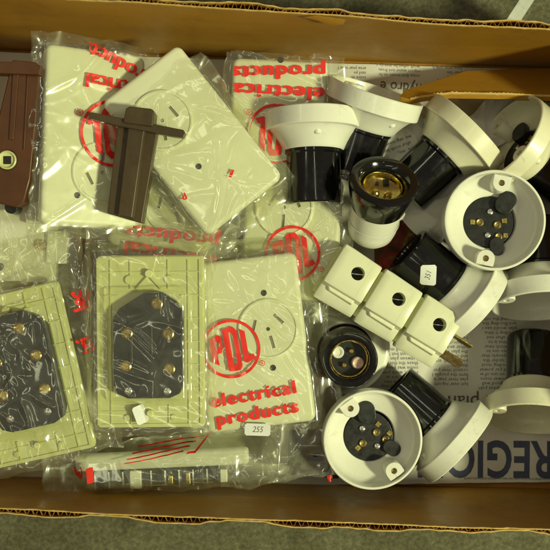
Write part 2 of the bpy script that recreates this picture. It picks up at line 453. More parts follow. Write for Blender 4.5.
# ------------------------------------------------------------------ the box
box = empty('cardboard_box', Matrix.Identity(4), label='open brown corrugated cardboard box holding all the electrical fittings', cat='cardboard box')
def wall(name, b0, b1, t0, t1, thick, jag_seed, outward, mat='cardboard_face', amp=0.9, core=True, n=260, flap=False):
    """b0,b1 bottom ends, t0,t1 rim ends (Vectors, mm): two liners with fluting between"""
    up0, up1 = (t0 - b0), (t1 - b1)
    out = outward.normalized()
    L = (t1 - t0).length
    def rim(s, k):
        base = t0.lerp(t1, s)
        w = noise.noise(Vector((s * L / 55, jag_seed, 0))) * 1.6 * amp + noise.noise(Vector((s * L / 9, jag_seed, k))) * 1.1 * amp + noise.noise(Vector((s * L / 2.5, jag_seed, k))) * .35 * amp
        return base + Vector((0, 0, w))
    def tk(s): return min(1.05, max(.28, .72 + 1.2 * noise.noise(Vector((s * L / 42, 5, jag_seed))) + .25 * noise.noise(Vector((s * L / 9, 8, jag_seed)))))
    grp = G()
    H = 8
    for k, (o0, o1) in enumerate(((0, .55), (thick - .55, thick))):
        vs = []; fs = []
        for i in range(n + 1):
            s = i / n
            bt = b0.lerp(b1, s); rt = rim(s, k * 7)
            for h in range(H + 1):
                p = bt.lerp(rt, h / H)
                bow = noise.noise(Vector((s * L / 90, h / 4, jag_seed + 3))) * 1.2
                vs.append(p + out * (o0 * (tk(s) if k else 1) + bow * (h > 0)))
            for h in range(H, -1, -1):
                p = bt.lerp(rt, h / H)
                bow = noise.noise(Vector((s * L / 90, h / 4, jag_seed + 3))) * 1.2
                vs.append(p + out * (o0 * (tk(s) if k else 1) + .55 + bow * (h > 0)))
        m = 2 * H + 2
        for i in range(n):
            for h in range(m):
                hh = (h + 1) % m
                fs.append((i * m + h, (i + 1) * m + h, (i + 1) * m + hh, i * m + hh))
        grp.add(vs, fs)
    w = grp.build(name, mat, box, sharp=40)
    if core:
        c = G(); vs = []; fs = []
        N = int(L / 5.2) * 12
        for i in range(N + 1):
            s = i / N
            ph = s * L / 5.2 * 2 * math.pi
            T_ = .55 + (thick - .55) * tk(s); o_ = T_ / 2 + max(.1, T_ / 2 - .7) * max(-1, min(1, 1.25 * math.sin(ph)))
            rt = rim(s, 3) - Vector((0, 0, 1.3 + .9 * noise.noise(Vector((s * L / 5, 2, jag_seed)))))
            bow = noise.noise(Vector((s * L / 90, 2, jag_seed + 3))) * 1.2
            for dz in (0, -12):
                vs.append(rt + out * (o_ - .22 + bow) + Vector((0, 0, dz)))
            for dz in (-12, 0):
                vs.append(rt + out * (o_ + .22 + bow) + Vector((0, 0, dz)))
        for i in range(N):
            for h in range(4):
                hh = (h + 1) % 4
                fs.append((i * 4 + h, (i + 1) * 4 + h, (i + 1) * 4 + hh, i * 4 + hh))
        c.add(vs, fs)
        c.build('corrugation', 'cardboard', w, sharp=60)
        # pale torn edge of the liners
        e = G()
        for k, oc in enumerate((.275, thick - .275)):
            vs = []; fs = []
            for i in range(n + 1):
                s = i / n; p = rim(s, k * 7)
                bow = noise.noise(Vector((s * L / 90, 2, jag_seed + 3))) * 1.2
                ww = .5 + .25 * noise.noise(Vector((s * L / 3, k, jag_seed)))
                for dx, dz in ((-ww, -.7), (-ww * .7, .28), (ww * .7, .28), (ww, -.7)):
                    vs.append(p + out * ((oc if k == 0 else .275 + (thick - .55) * tk(s)) + dx + bow) + Vector((0, 0, dz)))
            for i in range(n):
                for h in range(3): fs.append((i * 4 + h, (i + 1) * 4 + h, (i + 1) * 4 + h + 1, i * 4 + h + 1))
            e.add(vs, fs)
        e.build('torn_edge', 'cardboard_core', w, sharp=60)
    return w

ZR = 100
wall('back_wall', W(-60, 48, 0), W(610, 70, 0), W(-60, -9, ZR), W(610, 34, ZR), 4.8, 3, Vector((0, 1, 0)), amp=1.3)
wall('front_wall', W(-60, 474, 0), W(610, 490, 0), W(-60, 507, ZR), W(610, 532, ZR), 4.5, 11, Vector((0, -1, 0)), amp=1.1)
wall('side_wall', Vector((-216, -158, 0)), Vector((-216, 158, 0)), Vector((-216, -160, ZR)), Vector((-216, 176, ZR)), 5, 21, Vector((-1, 0, 0)), n=120)
wall('side_wall', Vector((212, -158, 0)), Vector((212, 158, 0)), Vector((212, -160, 98)), Vector((212, 172, 98)), 5, 31, Vector((1, 0, 0)), n=120)
g = G()
sh = [W(303, 17, 99), W(316, 20, 98), (W(333, 25, 96)), W(343, 24.5, 97), W(346, 19.5, 100), W(330, 17, 101), W(316, 15.5, 101)]
g.add([p for p in sh] + [p - Vector((0, 0, .6)) for p in sh], [tuple(range(7)), tuple(range(7, 14))[::-1]] + [(i, 7 + i, 7 + (i + 1) % 7, (i + 1) % 7) for i in range(7)])
g.build('torn_shred', 'cardboard_face', box)
g = G(); g.box(-221, 217, -170, 182, -5, -.5); g.build('box_floor', 'cardboard', box)
# folded inner flap poking out over the newspaper, top right
g = G()
fl = [(400, 97, 46), (404, 90, 44), (420, 85, 40), (440, 79, 34), (465, 71, 22), (500, 69, 18), (545, 68, 16), (600, 67, 14),
      (600, 99, 52), (560, 97, 50), (535, 96.5, 49), (510, 95, 50), (480, 94.5, 49), (450, 94, 48), (425, 97, 47), (410, 100, 46)]
top = [W(*p) for p in fl]
nrm = (W(550, 69, 18) - W(550, 97, 50)).cross(Vector((1, 0, 0))).normalized()
if nrm.z < 0: nrm = -nrm
vs = [p for p in top] + [p - nrm * 3.6 for p in top]
n_ = len(top)
g.add(vs, [tuple(range(n_)), tuple(range(n_, 2 * n_))[::-1]] + [(i, n_ + i, n_ + (i + 1) % n_, (i + 1) % n_) for i in range(n_)])
flap = g.build('inner_flap', 'cardboard_face', box, bevel=.5)
g = G(); vs = []; fs = []
edge = [Vector(top[i]) for i in range(8, 16)][::-1]
P = []
for a, b_ in zip(edge, edge[1:]):
    for k in range(14): P.append(a.lerp(b_, k / 14))
P.append(edge[-1])
for i, p in enumerate(P):
    w1 = .5 + .9 * abs(noise.noise(Vector((i * .35, 4, 0)))); w2 = .6 + 1.2 * abs(noise.noise(Vector((i * .5, 9, 0))))
    p = p + Vector((0, .6, 0))
    for q in (p + Vector((0, w2, .5)), p + Vector((0, -w1, .45)), p + Vector((0, -w1 - .6, -1.6)), p + Vector((0, -w1, -3.4)), p + Vector((0, 1.0, -4.6))): vs.append(q)
for i in range(len(P) - 1):
    for h in range(5):
        hh = (h + 1) % 5
        fs.append((i * 5 + h, (i + 1) * 5 + h, (i + 1) * 5 + hh, i * 5 + hh))
g.add(vs, fs); g.build('torn_edge', 'cardboard_core', flap, sharp=60)

# ------------------------------------------------------------------ newspaper
def paper_fn(x, y):
    h = 3.2 + 2.2 * noise.noise(Vector((x / 70, y / 55, 1.3))) + .9 * noise.noise(Vector((x / 24, y / 20, 4)))
    h += 1.1 * ridged(x, y, 2.2, 60, .2, 3) + .5 * ridged(x, y, 7.7, 30, 1.4, 3)
    return max(.3, h)
g = G(); vs = []; fs = []; nx, ny = 200, 150
xa, xb = -205, 208
for j in range(ny + 1):
    for i in range(nx + 1):
        x = xa + (xb - xa) * i / nx
        yb = -153.5 + .012 * x + .4 * noise.noise(Vector((x / 9, 3, 3))); yt = 156.2 - .0327 * x
        y = yb + (yt - yb) * j / ny
        vs.append((x, y, paper_fn(x, y)))
for j in range(ny):
    for i in range(nx): fs.append((j * (nx + 1) + i, j * (nx + 1) + i + 1, (j + 1) * (nx + 1) + i + 1, (j + 1) * (nx + 1) + i))
g.add(vs, fs)
paper = g.build('newspaper', 'newsprint', sharp=80, clean=False)
tag(paper, 'flat newspaper sheet with upside down print lining the box floor', 'newspaper')

def ptext(s, px, py, size, rot=180, bold=0, sx=1, mat='ink_black', name='printed_text', spacing=1, step=0, res=3, align='CENTER'):
    p = W(px, py, 3)
    bm = text_bm(s, size, bold, res, sx, 0, spacing, align)
    bmesh.ops.transform(bm, matrix=Matrix.Translation((p.x, p.y, 0)) @ Matrix.Rotation(R(rot), 4, 'Z'), verts=bm.verts)
    return drape(name, bm, paper_fn, mat, paper, step=step, lift=.12)
ptext('REGIONAL', 554, 457.5, 37.5, 179.5, .9, .72, 'ink_navy', 'headline', 1.02, 3.0, 4, 'LEFT')
ptext('plan', 463, 401.5, 14.5, 180, .1, 1.0, 'ink_black', 'headline', 1.0, 3)
ptext('l', 487, 401.5, 14.5, 180, .1, 1.0, 'ink_black', 'headline', 1.0, 3)
ptext('hydro e', 401, 87, 10.8, 176, .1, .9, 'ink_black', 'headline', 1.0, 3)
ptext('informa', 532, 101, 11.5, 184, .1, 1.0, 'ink_black', 'headline', 1.0, 3)
ptext('specif', 546, 112, 9.5, 184, .05, 1.0, 'ink_black', 'headline', 1.0, 3)
WORDS = 'council area water people power land local work report south public market farm house road town meeting last week before after under there which their about into only other than some time well new per cent made between first good most these because through the is to of and in on not but reduce has been the river and flooding year for the plan would use be it may with from the over as more this was said had are'.split()
def column(px0, px1, py0, py1, pitch=5.0, size=3.5, seed=1, rot=180):
    """lines of small type between the two x limits; upside down, so it begins at the right"""
    rr = random.Random(seed); allm = bmesh.new()
    w = abs(W(px1, 300, 3).x - W(px0, 300, 3).x); y = py1
    while y > py0:
        nch = int(w / (size * .50)); s = ''
        while len(s) < nch: s += rr.choice(WORDS) + ' '
        s = s[:nch] if rr.random() > .15 else s[:nch // 2]
        bm = text_bm(s, size, .03, 1, 1, 0, 1, 'LEFT')
        p = W(px1, y, 3)
        merge(allm, bm, Matrix.Translation((p.x, p.y, 0)) @ Matrix.Rotation(R(rot), 4, 'Z'))
        y -= pitch
    return drape('body_text', allm, paper_fn, 'ink_grey', paper, step=0, lift=.12)
column(374, 418, 318, 400, 4.6, 3.8, 11)
column(423, 468, 318, 384, 4.6, 3.8, 1)
column(474, 516, 318, 388, 4.6, 3.8, 2)
column(330, 366, 66, 78, 4.6, 3.3, 3, 178)
column(369, 420, 66, 76, 4.6, 3.3, 4, 178)
column(424, 462, 66, 82, 4.6, 3.3, 5, 178)
column(455, 488, 120, 170, 5.0, 3.3, 6)
column(520, 560, 116, 140, 5.0, 3.3, 7)
column(440, 560, 478, 479, 4.0, 2.3, 8, 179.5)
column(385, 436, 225, 262, 5.0, 3.3, 9)
# coloured picture printed on the page
bm = bmesh.new()
poly_into(bm, [tuple(W(px, py, 3)[:2]) for px, py in ((374, 272), (436, 276), (438, 192), (374, 196))])
bmesh.ops.triangulate(bm, faces=bm.faces)
drape('printed_picture', bm, paper_fn, 'printed_picture', paper, step=4, lift=.1)

def crumpled(px, py, z, w, l, rot, seed, label, h=14, pitch=0):
    M = plate_matrix(px, py, z, rot, pitch)
    def fn(x, y):
        v = noise.noise_vector(Vector((x / 22, y / 22, seed))) * 5
        return h * noise.noise(Vector(((x + v.x) / 30, (y + v.y) / 26, seed))) + 3 * ridged(x, y, seed, 22, seed, 2) + 1.3 * ridged(x, y, seed + 4, 10, seed * 2, 2)
    g = G(); n = 56; vs = []; fs = []
    for j in range(n + 1):
        for i in range(n + 1):
            x = (i / n - .5) * w; y = (j / n - .5) * l
            q = noise.noise_vector(Vector((x / 20, y / 20, seed + 2))) * 4
            vs.append((x + q.x, y + q.y, fn(x, y)))
    for j in range(n):
        for i in range(n): fs.append((j * (n + 1) + i, j * (n + 1) + i + 1, (j + 1) * (n + 1) + i + 1, (j + 1) * (n + 1) + i))
    g.add(vs, fs)
    o = g.build('crumpled_newspaper', 'newsprint', sharp=60, clean=False)
    place(o, M); tag(o, label, 'newspaper', 'crumpled scraps of newspaper between the lampholders')
    return o, fn
o, fn = crumpled(397, 152, 30, 52, 40, 20, 2.3, 'crumpled newspaper scrap with small print left of the tilted lampholder under the flap', 8)
rr = random.Random(5); allm = bmesh.new()
for k in range(6):
    merge(allm, text_bm(' '.join(rr.choice(WORDS) for _ in range(6))[:22], 3.3, .03, 1), Matrix.Translation((-3, -14 + 4.2 * k, 0)) @ Matrix.Rotation(math.pi, 4, 'Z'))
drape('printed_text', allm, fn, 'ink_grey', o, step=0, lift=.25)
crumpled(441, 196, 34, 62, 40, 50, 5.9, 'crumpled greyish newspaper scrap left of the large round base facing up', 12)
crumpled(494, 121, 22, 46, 30, 35, 8.1, 'crumpled newspaper scrap just below the torn flap at the top right', 8)

# ------------------------------------------------------------------ lampholders
def axis_matrix(px, py, z, d, spin=0):
    Z = Vector((d[0], -d[1], d[2])).normalized()
    X = Vector((1, 0, 0)); X = (X - Z * X.dot(Z))
    if X.length < .2: X = Vector((0, 1, 0)); X = X - Z * X.dot(Z)
    X.normalize(); Y = Z.cross(X)
    M = Matrix((X, Y, Z)).transposed().to_4x4()
    return Matrix.Translation(W(px, py, z)) @ M @ Matrix.Rotation(R(-spin), 4, 'Z')

GL = 'white and black batten lampholders in the box'
BOSS = [(7.0 * .72, -24.6), (-5.6, 25.0)]
def make_lampholder():
    root = empty('lampholder', Matrix.Identity(4))
    g = G()
    g.lathe([(31.2, .4), (31.6, 0), (32.5, .1), (33, .7), (33, 11.6), (32.6, 12.1), (30.4, 12.3), (29.6, 12.8), (27.4, 15.2), (25.2, 18.0), (23.2, 21.0), (21.6, 23.8), (20.8, 25.4),
             (20.2, 25.9), (17.2, 25.4), (17.0, 19.0), (17.8, 17.4), (22, 15.0), (27, 12.2), (29.3, 10.2), (30.4, 8.0), (30.8, 6.2), (31.0, 1.2), (31.2, .4)], 112)
    for k in range(2):                       # screw pocket that shows on the flare
        a = R(96 + 180 * k)
        M = Matrix.Rotation(a, 4, 'Z') @ Matrix.Translation((24.6, 0, 0))
        g.lathe([(0, 13), (2.6, 13), (2.5, 17.6), (1.9, 18.5), (0, 18.7)], 20, M)
    base = g.build('flanged_base', 'cream_plastic', root, sharp=32)
    for bx, by in BOSS:
        a = math.atan2(by, bx); ca, sa = math.cos(a), math.sin(a); n = (-sa, ca)
        # screw post widening into the rim, its hole modelled as a ring of faces
        outer = [(bx + 6.0 * math.cos(a + R(t)), by + 6.0 * math.sin(a + R(t))) for t in range(90, 271, 15)]
        outer += [(30.2 * ca + v * n[0], 30.2 * sa + v * n[1]) for v in (-5.9, -3.0, 0, 3.0, 5.9)]
        m = len(outer); inner = []
        for (ox, oy) in outer:
            t = math.atan2(oy - by, ox - bx); inner.append((bx + 2.1 * math.cos(t), by + 2.1 * math.sin(t)))
        mid = [(bx + (ox - bx) * .93, by + (oy - by) * .93) for ox, oy in outer]
        zi = lambda x, y: 11.6 if math.hypot(x, y) > 27.5 else min(17, 12.0 + (27.5 - math.hypot(x, y)) * .5)
        vs = [(x, y, zi(x, y)) for x, y in outer] + [(x, y, 2.9) for x, y in outer] + [(x, y, 2.3) for x, y in mid] + [(x, y, 2.3) for x, y in inner] + [(x, y, 8) for x, y in inner]
        fs = [(r * m + i, r * m + (i + 1) % m, (r + 1) * m + (i + 1) % m, (r + 1) * m + i) for r in range(4) for i in range(m)]
        g = G(); g.add(vs, fs); g.build('screw_post', 'cream_plastic', root, sharp=50)
    for bx, by in BOSS:
        s = G(); T = Matrix.Translation((bx, by, 0))
        s.lathe([(0, 5.0), (1.9, 5.0), (1.9, 6.4), (0, 6.4)], 20, T)
        s.box(-1.7, 1.7, -.35, .35, 4.8, 5.4, T @ Matrix.Rotation(R(35), 4, 'Z'))
        s.build('screw', 'dull_brass', root)
    g = G()
    g.lathe([(16.9, 24.2), (19.6, 25.3), (19.6, 27.8), (18.9, 28.6), (18.6, 29), (18.5, 58), (18.3, 60.8), (17.6, 61.8), (16.6, 62), (14.4, 61.9), (13.3, 61.0), (12.9, 59),
             (12.6, 49), (0, 49), (0, 46), (16.0, 46), (16.2, 26), (16.9, 24.2)], 80)
    g.build('barrel', 'black_plastic', root, sharp=30)
    g = G(); g.lathe([(11.4, 50.5), (12.5, 50.5), (12.55, 55.6), (12.3, 56.0), (11.7, 56.0), (11.4, 55.6), (11.4, 50.5)], 56)
    g.build('contact_ring', 'brass', root)
    g = G(); g.lathe([(11.3, 49.4), (11.3, 50.8), (0, 50.8)], 48); g.build('contact_floor', 'dull_black_plastic', root)
    for x, y in ((1.7, 4.8), (-3, -4.7)):
        g = G(); g.cyl(x, y, 50.6, 54.0, 1.7, 20, .5); g.build('contact_pin', 'brass', root)
    g = G(); g.lathe([(0, 50.6), (4.0, 50.6), (4.0, 53.2), (3.3, 53.9), (2.3, 53.5), (2.0, 52.8), (0, 52.8)], 28, Matrix.Translation((-7.2, 3.9, 0))); g.build('terminal_post', 'cream_plastic', root)
    g = G(); g.lathe([(0, 50.6), (4.0, 50.6), (4.0, 53.2), (3.3, 53.9), (2.3, 53.5), (2.0, 52.8), (0, 52.8)], 28, Matrix.Translation((5.9, -3.2, 0))); g.build('terminal_post', 'pink_plastic', root)
    # black wiring block seen from the dish side
    g = G()
    pts = []
    for k in range(72):
        a = 2 * math.pi * k / 72; r = 16.7
        x, y = r * math.cos(a), r * math.sin(a)
        pts.append((x - .8, y + 2.6 * 0))
    g.prism(pts, 16.8, 24)
    def lobe(cx, cy, r, L, ang):
        return [(cx + r * math.cos(R(t)) + (L * math.cos(R(ang)) if abs((t - ang + 180) % 360 - 180) < 90 else 0),
                 cy + r * math.sin(R(t)) + (L * math.sin(R(ang)) if abs((t - ang + 180) % 360 - 180) < 90 else 0)) for t in range(0, 360, 15)]
    g.prism(lobe(9.0, -11.2, 6.2, 3.6, -55), 12.6, 17)
    g.prism(lobe(3.9, 15.0, 4.8, 3.0, 78), 13.4, 17)
    g.prism([(-12, -4), (-4, -6), (10, 3), (12, 8), (-2, 13), (-12, 6)], 17.2, 19)
    g.box(-9, -3, -13.5, -9, 16.6, 20); g.box(-13, -8, 6.5, 10.5, 16.9, 20)
    g.build('wiring_block', 'dull_black_plastic', root, bevel=.5)
    for x, y in ((.2, -6.8), (-1.6, 8.8)):
        g = G(); T = Matrix.Translation((x, y, 0)) @ Matrix.Rotation(R(30), 4, 'Z')
        g.lathe([(0, 15.2), (1.1, 15.25), (1.9, 15.7), (2.0, 16.3), (2.0, 19), (0, 19)], 24, T)
        g.box(-1.9, 1.9, -.28, .28, 15.0, 15.3, T)
        g.build('terminal_screw', 'steel', root)
    for x, y in ((-6.8, .2), (4.8, 2.0), (5.6, 9.8)):
        g = G(); T = Matrix.Translation((x, y, 0))
        g.lathe([(1.3, 17), (1.3, 15.6), (2.0, 15.3), (2.5, 15.6), (2.5, 19)], 24, T); g.cyl(0, 0, 16.4, 18, 1.3, 16, .1, T)
        g.build('terminal_tube', 'dull_brass', root)
    for x, y in ((-11.4, 0), (9.6, -.8), (10.4, 9.0)):
        g = G(); g.box(x - 1.7, x + 1.7, y - 1.7, y + 1.7, 16.0, 19, ); g.build('terminal_clamp', 'brass', root, bevel=.4)
    return root

def copy_tree(o, parent=None):
    c = o.copy(); COL.objects.link(c)
    for ch in list(o.children):
        d = ch.copy(); COL.objects.link(d); d.parent = c
        for gch in ch.children:
            e = gch.copy(); COL.objects.link(e); e.parent = d
    return c

LH = [
 # px, py, z, dir(dx, dy_down, dz), spin, label
 (313, 113, 50, (0.01, 1, .02), 10, 'lampholder lying on its side below the printed bag, black barrel pointing straight down the photo'),
 (377, 90, 52, (-.28, .86, -.30), 40, 'tilted lampholder at the top with its white dish rim leaning right, behind the brass-lined socket'),
 (470, 128, 44, (-.70, .70, -.12), 80, 'lampholder directly below the tip of the torn flap, black barrel pointing down to the left'),
 (505, 137, 50, (.80, .48, -.34), 20, 'lampholder at the upper right edge with open dish turned to the left'),
 (495, 220, 72, (.04, .02, -1), 0, 'round base facing straight up at the right, beside the lampholder with the price sticker'),
 (474, 308, 40, (-.76, -.64, .10), 60, 'lampholder with a small white price sticker on its black barrel, right of the ganged plugs'),
 (541, 307, 46, (.02, -.93, -.34), 90, 'lampholder at the right edge under the large round base, dish opening down the photo'),
 (533, 420, 36, (.13, -.89, -.44), 95, 'lampholder at the right edge above the navy headline, broad white flange and upright black barrel'),
 (342, 346, 12, (.01, .07, .99), 0, 'lampholder standing on its base, open black socket and brass ring facing up'),
 (461, 447, 34, (-.74, -.66, -.12), 70, 'lampholder whose white flange covers the left end of the navy headline'),
 (373, 440, 66, (-.04, .0, -1), 47, 'round base facing straight up near the front wall of the box, terminals showing'),
]
proto = make_lampholder()
holders = []
for i, (px, py, z, d, sp, lab) in enumerate(LH):
    o = proto if i == 0 else copy_tree(proto)
    place(o, axis_matrix(px, py, z, d, sp)); tag(o, lab, 'lampholder', GL); holders.append(o)
    if i in (2, 3, 7):
        for ch in o.children:
            if ch.data.materials[0].name == 'cream_plastic':
                ch.data = ch.data.copy(); ch.data.materials[0] = MATS['yellowed_plastic']

def sticker(parent, M, w, h, txt, surf_fn, name='price_sticker', rot=0, tsize=4.4):
    """small cut-corner paper sticker following the surface it is stuck on"""
    bm = bmesh.new(); c = 1.2
    poly_into(bm, [(-w / 2 + c, -h / 2), (w / 2 - c, -h / 2), (w / 2, -h / 2 + c), (w / 2, h / 2 - c), (w / 2 - c, h / 2), (-w / 2 + c, h / 2), (-w / 2, h / 2 - c), (-w / 2, -h / 2 + c)])
    s = drape(name, bm, surf_fn, 'sticker_paper', parent, step=1.0, lift=.12)
    s.matrix_local = M
    t = text_bm(txt, tsize, .0, 3, .85, .25)
    bmesh.ops.transform(t, matrix=Matrix.Rotation(R(rot), 4, 'Z'), verts=t.verts)
    drape('handwriting', t, surf_fn, 'ink_grey', s, step=0, lift=.22)
    return s
def Mmm(M):
    M = M.copy(); M.translation = M.translation * MM; return M
# sticker on the barrel of the sixth holder: find the side of the barrel that looks up
h = holders[5]
Mi = h.matrix_world.inverted().to_3x3(); up = (Mi @ Vector((-.22, -.22, 1))).normalized()
ang = math.atan2(up.y, up.x)
# frame on barrel: x along around, y along axis
X = Vector((-math.sin(ang), math.cos(ang), 0)); Yv = Vector((0, 0, 1)); Zv = X.cross(Yv)
if Zv.dot(Vector((math.cos(ang), math.sin(ang), 0))) < 0: X = -X; Zv = X.cross(Yv)
Ms = Matrix((X, Yv, Zv)).transposed().to_4x4() @ Matrix.Identity(4)
Ms.translation = Vector((math.cos(ang) * 18.5, math.sin(ang) * 18.5, 43.5))
# turn the sticker so that it stands upright in the photograph
wy = (h.matrix_world.to_3x3() @ Ms.to_3x3()) @ Vector((0, 1, 0)); turn = math.atan2(wy.x, wy.y)
cyl_fn = lambda t: (lambda x, y: math.sqrt(max(1, 18.62 ** 2 - (x * math.cos(t) - y * math.sin(t)) ** 2)) - 18.5)
Mt = Ms @ Matrix.Rotation(turn, 4, 'Z')
sticker(h, Mmm(Mt), 10.5, 14, '351', cyl_fn(turn), rot=78, tsize=5)

# pendant lampholder with brass lined socket
M = axis_matrix(369, 237, 40, (.10, -.64, .76), 0)
root = empty('pendant_lampholder', M, label='upright lampholder with brass lined black socket and short white cap, centre of the right pile', cat='lampholder')
g = G()
g.lathe([(0, 0), (9, 0), (12, 1), (15.6, 6), (16.8, 12), (17.2, 30), (17.2, 32.5), (16, 33), (0, 33)], 72)
g.prism(rrect(7, 9, 1.6, 4), 0, 8, Matrix.Translation((13.5, 8, 14)) @ Matrix.Rotation(R(30), 4, 'Z') @ Matrix.Rotation(R(90), 4, 'Y'))
g.lathe([(17.25, 17.6), (17.45, 18), (17.25, 18.4)], 64)
g.build('cap', 'cream_plastic', root, sharp=40)
g = G()
g.lathe([(15.5, 31), (17.8, 31.6), (18.6, 33.5), (19.6, 38), (21.4, 44), (22.6, 50), (22.8, 53), (22.0, 54.6), (20, 55), (17.0, 54.4), (14.8, 52), (13.8, 48), (13.4, 42), (0, 42), (0, 27)], 80)
g.build('barrel', 'black_plastic', root, sharp=30)
g = G(); g.lathe([(13.3, 43), (13.35, 49), (12.7, 49.4), (12.3, 48.8), (12.2, 44.6), (10, 43.2), (0, 42.9), (0, 42.4)], 64)
g.build('brass_cup', 'brass', root, sharp=40)
for x, y in ((-4.5, -3.8), (3.6, -5.0)):
    g = G(); g.lathe([(0, 43), (2.8, 43), (2.6, 47), (1.8, 48), (0, 48.2)], 20, Matrix.Translation((x, y, 0))); g.build('contact_pin', 'brass', root)
g = G(); g.box(2.0, 5.6, 6.0, 11.0, 43.2, 45.0); g.box(-3.0, -1.2, 6, 8.5, 43.2, 44.4); g.build('contact_slot', 'dull_black_plastic', root)

# ------------------------------------------------------------------ ganged plugs
GP = 'cream tap-on plugs ganged end to end'
def make_plug():
    root = empty('tap_on_plug', Matrix.Identity(4))
    prof = [(19.5, -6), (20, 3), (18.5, 11), (15.5, 13), (-8.0, 13), (-9.6, 12.2), (-11.5, 7), (-19.0, 4.5), (-21, 2), (-20.5, -6), (-15, -13), (15, -13)]
    g = G()
    secs = [(-13.9, .975), (-13.2, 1.01), (-8, 1.015), (2, .995), (10, .98), (14.3, .975), (14.9, .95)]
    vs = []; fs = []; m = len(prof)
    for x, k in secs:
        for y, z in prof: vs.append((x, y * k, z * k))
    for i in range(len(secs) - 1):
        for h in range(m): fs.append((i * m + h, i * m + (h + 1) % m, (i + 1) * m + (h + 1) % m, (i + 1) * m + h))
    fs.append(tuple(range(m))); fs.append(tuple(range((len(secs) - 1) * m, len(secs) * m))[::-1])
    g.add(vs, fs)
    # raised finger rib beside the shoulder
    body = g.build('plug_body', 'ivory_plastic', root, sharp=38)
    c = G(); c.cyl(3.0, 6.0, 3, 20, 4.5, 28, .01); cut(body, c)
    c = G(); c.box(8.6, 9.0, -30, 30, 12.7, 20); cut(body, c)
    g = G(); g.prism([(-9, -14.6), (11.0, -14.6), (12.0, -10.0), (-12, -10.0)], 2, 9.5, top=[(-7, -13), (10.5, -13), (11.0, -10.0), (-10.5, -10.0)]); g.build('grip_rib', 'ivory_plastic', root, bevel=.8)
    body.modifiers.new('bevel', 'BEVEL').width = .5 * MM
    b = body.modifiers['bevel']; b.segments = 2; b.limit_method = 'ANGLE'; b.angle_limit = R(45)
    g = G(); g.box(1.8, 4.2, 5.6, 6.2, 4.5, 7.4, Matrix.Translation((3, 6, 0)) @ Matrix.Rotation(R(25), 4, 'Z') @ Matrix.Translation((-3, -6, 0)))
    g.box(-1.3, 7.3, 5.7, 6.1, 7.4, 8.2, Matrix.Translation((3, 6, 0)) @ Matrix.Rotation(R(25), 4, 'Z') @ Matrix.Translation((-3, -6, 0)))
    g.build('contact_strip', 'steel', root)
    g = G(); g.lathe([(0, 3.2), (4.45, 3.2), (4.45, 4.0), (0, 4.0)], 24, Matrix.Translation((3, 6, 0))); g.build('window_floor', 'hole_shade', root)  # dark disc standing in for shade at the bottom of the window
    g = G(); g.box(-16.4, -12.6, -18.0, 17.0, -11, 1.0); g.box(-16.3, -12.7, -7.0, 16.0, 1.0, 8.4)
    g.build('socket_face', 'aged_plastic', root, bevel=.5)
    return root
def pin(root, y, z, tilt, L=16, mat='brass'):
    g = G(); g.box(12, 13 + L, -3.2, 3.2, -.8, .8, Matrix.Translation((0, y, z)) @ Matrix.Rotation(R(tilt), 4, 'X'))
    return g.build('pin', mat, root, bevel=.4)
pp = make_plug()
A, B = W(347, 280, 56), W(427, 330, 56)
dv = (B - A).normalized(); rotz = math.atan2(dv.y, dv.x)
for i in range(3):
    o = pp if i == 0 else copy_tree(pp)
    p = A.lerp(B, i / 2)
    place(o, Matrix.Translation(p) @ Matrix.Rotation(rotz, 4, 'Z') @ Matrix.Rotation(R(-4), 4, 'X'))
    tag(o, ['cream tap-on plug nearest the printed bags, first of the row of three ganged plugs',
            'cream tap-on plug in the middle of the row of three ganged plugs',
            'cream tap-on plug at the lower right end of the row, its brass pins bare'][i], 'electrical plug', GP)
    if i == 2:
        pin(o, 5.5, 6, 78, 17); pin(o, -8, 3, 24, 18, 'dull_brass')

# ------------------------------------------------------------------ wall plates
def plate_shell(root, w, l, t=9, mat='ivory_plastic', r=5):
    g = G(); loops = []
    for ins, z in ((0, 0), (0, t - 3.2), (.35, t - 1.7), (1.1, t - .7), (2.1, t - .2), (3.4, t)):
        loops.append([(x, y, z) for x, y in rrect(w - 2 * ins, l - 2 * ins, max(.8, r - ins))])
    m = len(loops[0]); vs = [p for lp in loops for p in lp]
    fs = [tuple(range(m))[::-1], tuple(range((len(loops) - 1) * m, len(loops) * m))]
    for a in range(len(loops) - 1): fs += [(a * m + i, a * m + (i + 1) % m, (a + 1) * m + (i + 1) % m, (a + 1) * m + i) for i in range(m)]
    g.add(vs, fs)
    return g.build('plate_body', mat, root, sharp=50)

